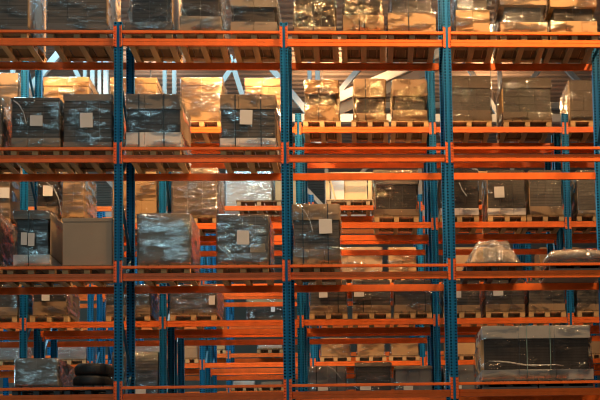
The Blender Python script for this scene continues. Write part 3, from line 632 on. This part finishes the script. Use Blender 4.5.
# two tyres on their own pallet, bottom shelf
zb = LZ[4] + BH
pallet(-.5, -.03, zb+.0005, .78, 'plastic', 'dark plastic pallet under the two black tyres, fourth shelf, nearest rack', 'pallets on the fourth shelf of the nearest rack')
R = .325
TP = [(R*.55, .012), (R*.86, .0), (R*.97, .03), (R, .06), (R, .135), (R*.97, .165), (R*.86, .195), (R*.55, .183), (R*.52, .16), (R*.52, .035)]
TY = MB().lathe(TP, 48).mesh('tyre_casing', 'rubber', True)
RM = MB().lathe([(R*.53, .03), (R*.53, .165), (R*.3, .12), (.03, .125), (.03, .1), (R*.3, .08)], 32).mesh('wheel_rim', 'rim', True)
for k, (dx, lab) in enumerate(((0, 'lower of two black tyres lying flat on the lowest shelf in view'), (.025, 'upper of two black tyres lying flat on the lowest shelf in view'))):
    t = thing('tyre', (-.5+dx, .33, zb+.1455+k*.196), lab, 'tyre', 'black tyres stacked flat')
    inst('tyre_casing', TY, t); inst('wheel_rim', RM, t)
pallet(1.464, ROWY['D']-.035, LZ[1]+BH+.0005, 1.17, 'oldwood', 'empty wooden pallet in front of the white wrapped cube, fourth rack', 'pallets on the top shelf of the fourth rack')

# ------------------------------------------------------------------ light
WARM = (1.0, .60, .28); COOL = (.50, .88, 1.0); NEUT = (1.0, .78, .55)
def lamp(x, y, z, power, col, label, size=.45, up=0, spread=math.pi):
    t = thing('high_bay_lamp', (x, y, z), label, 'lamp', 'high bay lamps')
    MB().lathe([(.03, .55), (.1, .5), (.14, .3), (size*.62, .02), (size*.62, 0), (size*.58, 0), (.1, .28), (.03, .3)], 24).build('lamp_shade', 'lamp', t, True)
    MB().box(-.015, .015, -.015, .015, .5, 15.86-z).build('lamp_rod', 'lamp', t)
    d = bpy.data.lights.new('lamp_bulb', 'AREA'); d.shape = 'DISK'; d.size = size; d.energy = power; d.color = col; d.spread = spread
    o = link(bpy.data.objects.new('lamp_bulb', d), t); o.location = (0, 0, -.02)
    if up:   # fill light added above the shade to brighten the roof
        d = bpy.data.lights.new('added_uplight', 'AREA'); d.shape = 'DISK'; d.size = .2; d.energy = up; d.color = col
        o = link(bpy.data.objects.new('added_uplight', d), t); o.location = (.0, 0, .58); o.rotation_euler = (math.pi, 0, 0)
    return t
def unseen_daylight(x, y, z, sx, sy, power, col, name, rot=(0, 0, 0)):
    d = bpy.data.lights.new(name, 'AREA'); d.shape = 'RECTANGLE'; d.size = sx; d.size_y = sy; d.energy = power; d.color = col
    o = link(bpy.data.objects.new(name, d)); o.location = (x, y, z); o.rotation_euler = rot
    return o
# front aisle (towards the camera), warm on the right, weaker on the left
for k, (x, y, z, p, c) in enumerate(((10.0, -2.3, 13.6, 600, WARM), (6.2, -2.3, 13.6, 600, WARM), (2.8, -2.3, 13.6, 180, WARM), (-1.6, -2.3, 13.6, 36, NEUT))):
    lamp(x, y, z, p, c, f'{ORD[k]} warm high bay lamp from the right over the aisle before the racks')
for k, (x, y, z, p, c) in enumerate(((11.0, -10.0, 13.6, 130, WARM), (7.0, -10.0, 13.6, 130, WARM), (3.5, -10.0, 13.6, 80, WARM))):
    lamp(x, y, z, p, c, f'{ORD[k]} warm high bay lamp from the right over the open floor before the racks')
# aisle between the nearest and the second rack
for k, (x, y, z, p, c) in enumerate(((-2.6, 2.3, 13.0, 420, WARM), (1.7, 2.3, 12.8, 640, WARM), (4.6, 2.6, 13.2, 85, WARM), (9.8, 2.6, 13.2, 12, WARM))):
    lamp(x, y, z, p, c, f'{ORD[k]} warm high bay lamp from the left over the aisle behind the nearest rack')
for k, (x, y, z, p, c) in enumerate(((-2.0, 7.2, 14.3, 150, NEUT), (3.8, 7.0, 14.3, 520, WARM), (7.0, 7.2, 14.3, 220, WARM))):
    lamp(x, y, z, p, c, f'{ORD[k]} high bay lamp from the left over the aisle before the fourth rack', up=30 if x < 0 else 80, spread=math.radians(100))
for k, (x, y, z, p, c) in enumerate(((-2.0, 13.9, 14.3, 150, NEUT), (3.0, 13.9, 14.3, 150, WARM), (8.0, 13.9, 14.3, 120, WARM))):
    lamp(x, y, z, p, c, f'{ORD[k]} high bay lamp from the left over the aisle before the farthest rack', up=60 if x < 0 else 150)
# daylight: unseen roof skylights left of and before the racks, an added panel on the far left wall
unseen_daylight(-1.0, -15.0, 15.6, .6, 12.0, 140, COOL, 'unseen_daylight')
unseen_daylight(-4.5, -15.0, 15.6, .6, 12.0, 140, COOL, 'unseen_daylight')
unseen_daylight(-12.0, 9.0, 15.6, 6.0, 12.0, 500, COOL, 'unseen_daylight')
unseen_daylight(-33.5, 12.0, 9.0, 24.0, 8.0, 5000, COOL, 'added_window_light', (math.pi/2, 0, -math.pi/2))  # unseen window panel added to light the trusses and roof
unseen_daylight(2.0, 24.0, 15.6, 30.0, 4.0, 150, COOL, 'unseen_daylight')
unseen_daylight(-2.5, 7.7, 15.7, 10.0, 1.0, 1500, COOL, 'unseen_daylight')  # unseen panel added to brighten the fourth rack and the trusses
for x, z, sx, sz, p in ((-6.2, 12.2, 1.6, 1.5, 160), (-3.4, 12.2, 1.6, 1.5, 160), (-.6, 12.2, 1.6, 1.5, 150), (-4.8, 9.6, 3.5, .8, 80), (8.5, 12.6, 1.4, 1.2, 100)):  # unseen panels added on the front wall for highlights in the film
    unseen_daylight(x, -25.9, z, sx, sz, p, COOL if x < 4 else WARM, 'added_glint_panel', (math.pi/2, 0, 0))

# ------------------------------------------------------------------ camera
cd = bpy.data.cameras.new('camera'); cam = link(bpy.data.objects.new('camera', cd))
yaw, pitch, roll = .0563, .0727, -.0203
fw = Vector((math.sin(yaw)*math.cos(pitch), math.cos(yaw)*math.cos(pitch), math.sin(pitch)))
r0 = fw.cross(Vector((0, 0, 1))).normalized(); u0 = r0.cross(fw)
rt = r0*math.cos(roll) + u0*math.sin(roll); up = u0*math.cos(roll) - r0*math.sin(roll)
mt = Matrix((rt, up, -fw)).transposed().to_4x4()
mt.translation = Vector((4.0573, -19.2708, Z0-2.3953))
cam.matrix_world = mt
cd.sensor_fit = 'HORIZONTAL'; cd.sensor_width = 36; cd.lens = 1150/600*36
cd.shift_x = -128.69/600; cd.shift_y = 252.0/600
cd.clip_end = 200
S.camera = cam
w = bpy.data.worlds.new('dim hall'); S.world = w; w.use_nodes = True
w.node_tree.nodes['Background'].inputs[0].default_value = (.05, .05, .055, 1)
w.node_tree.nodes['Background'].inputs[1].default_value = 1.0
S.view_settings.view_transform = 'Standard'; S.view_settings.look = 'None'
S.view_settings.gamma = 1; S.view_settings.use_curve_mapping = False
S.view_settings.exposure = -0.1
S.cycles.filter_width = 1.1
S.cycles.transparent_max_bounces = 24
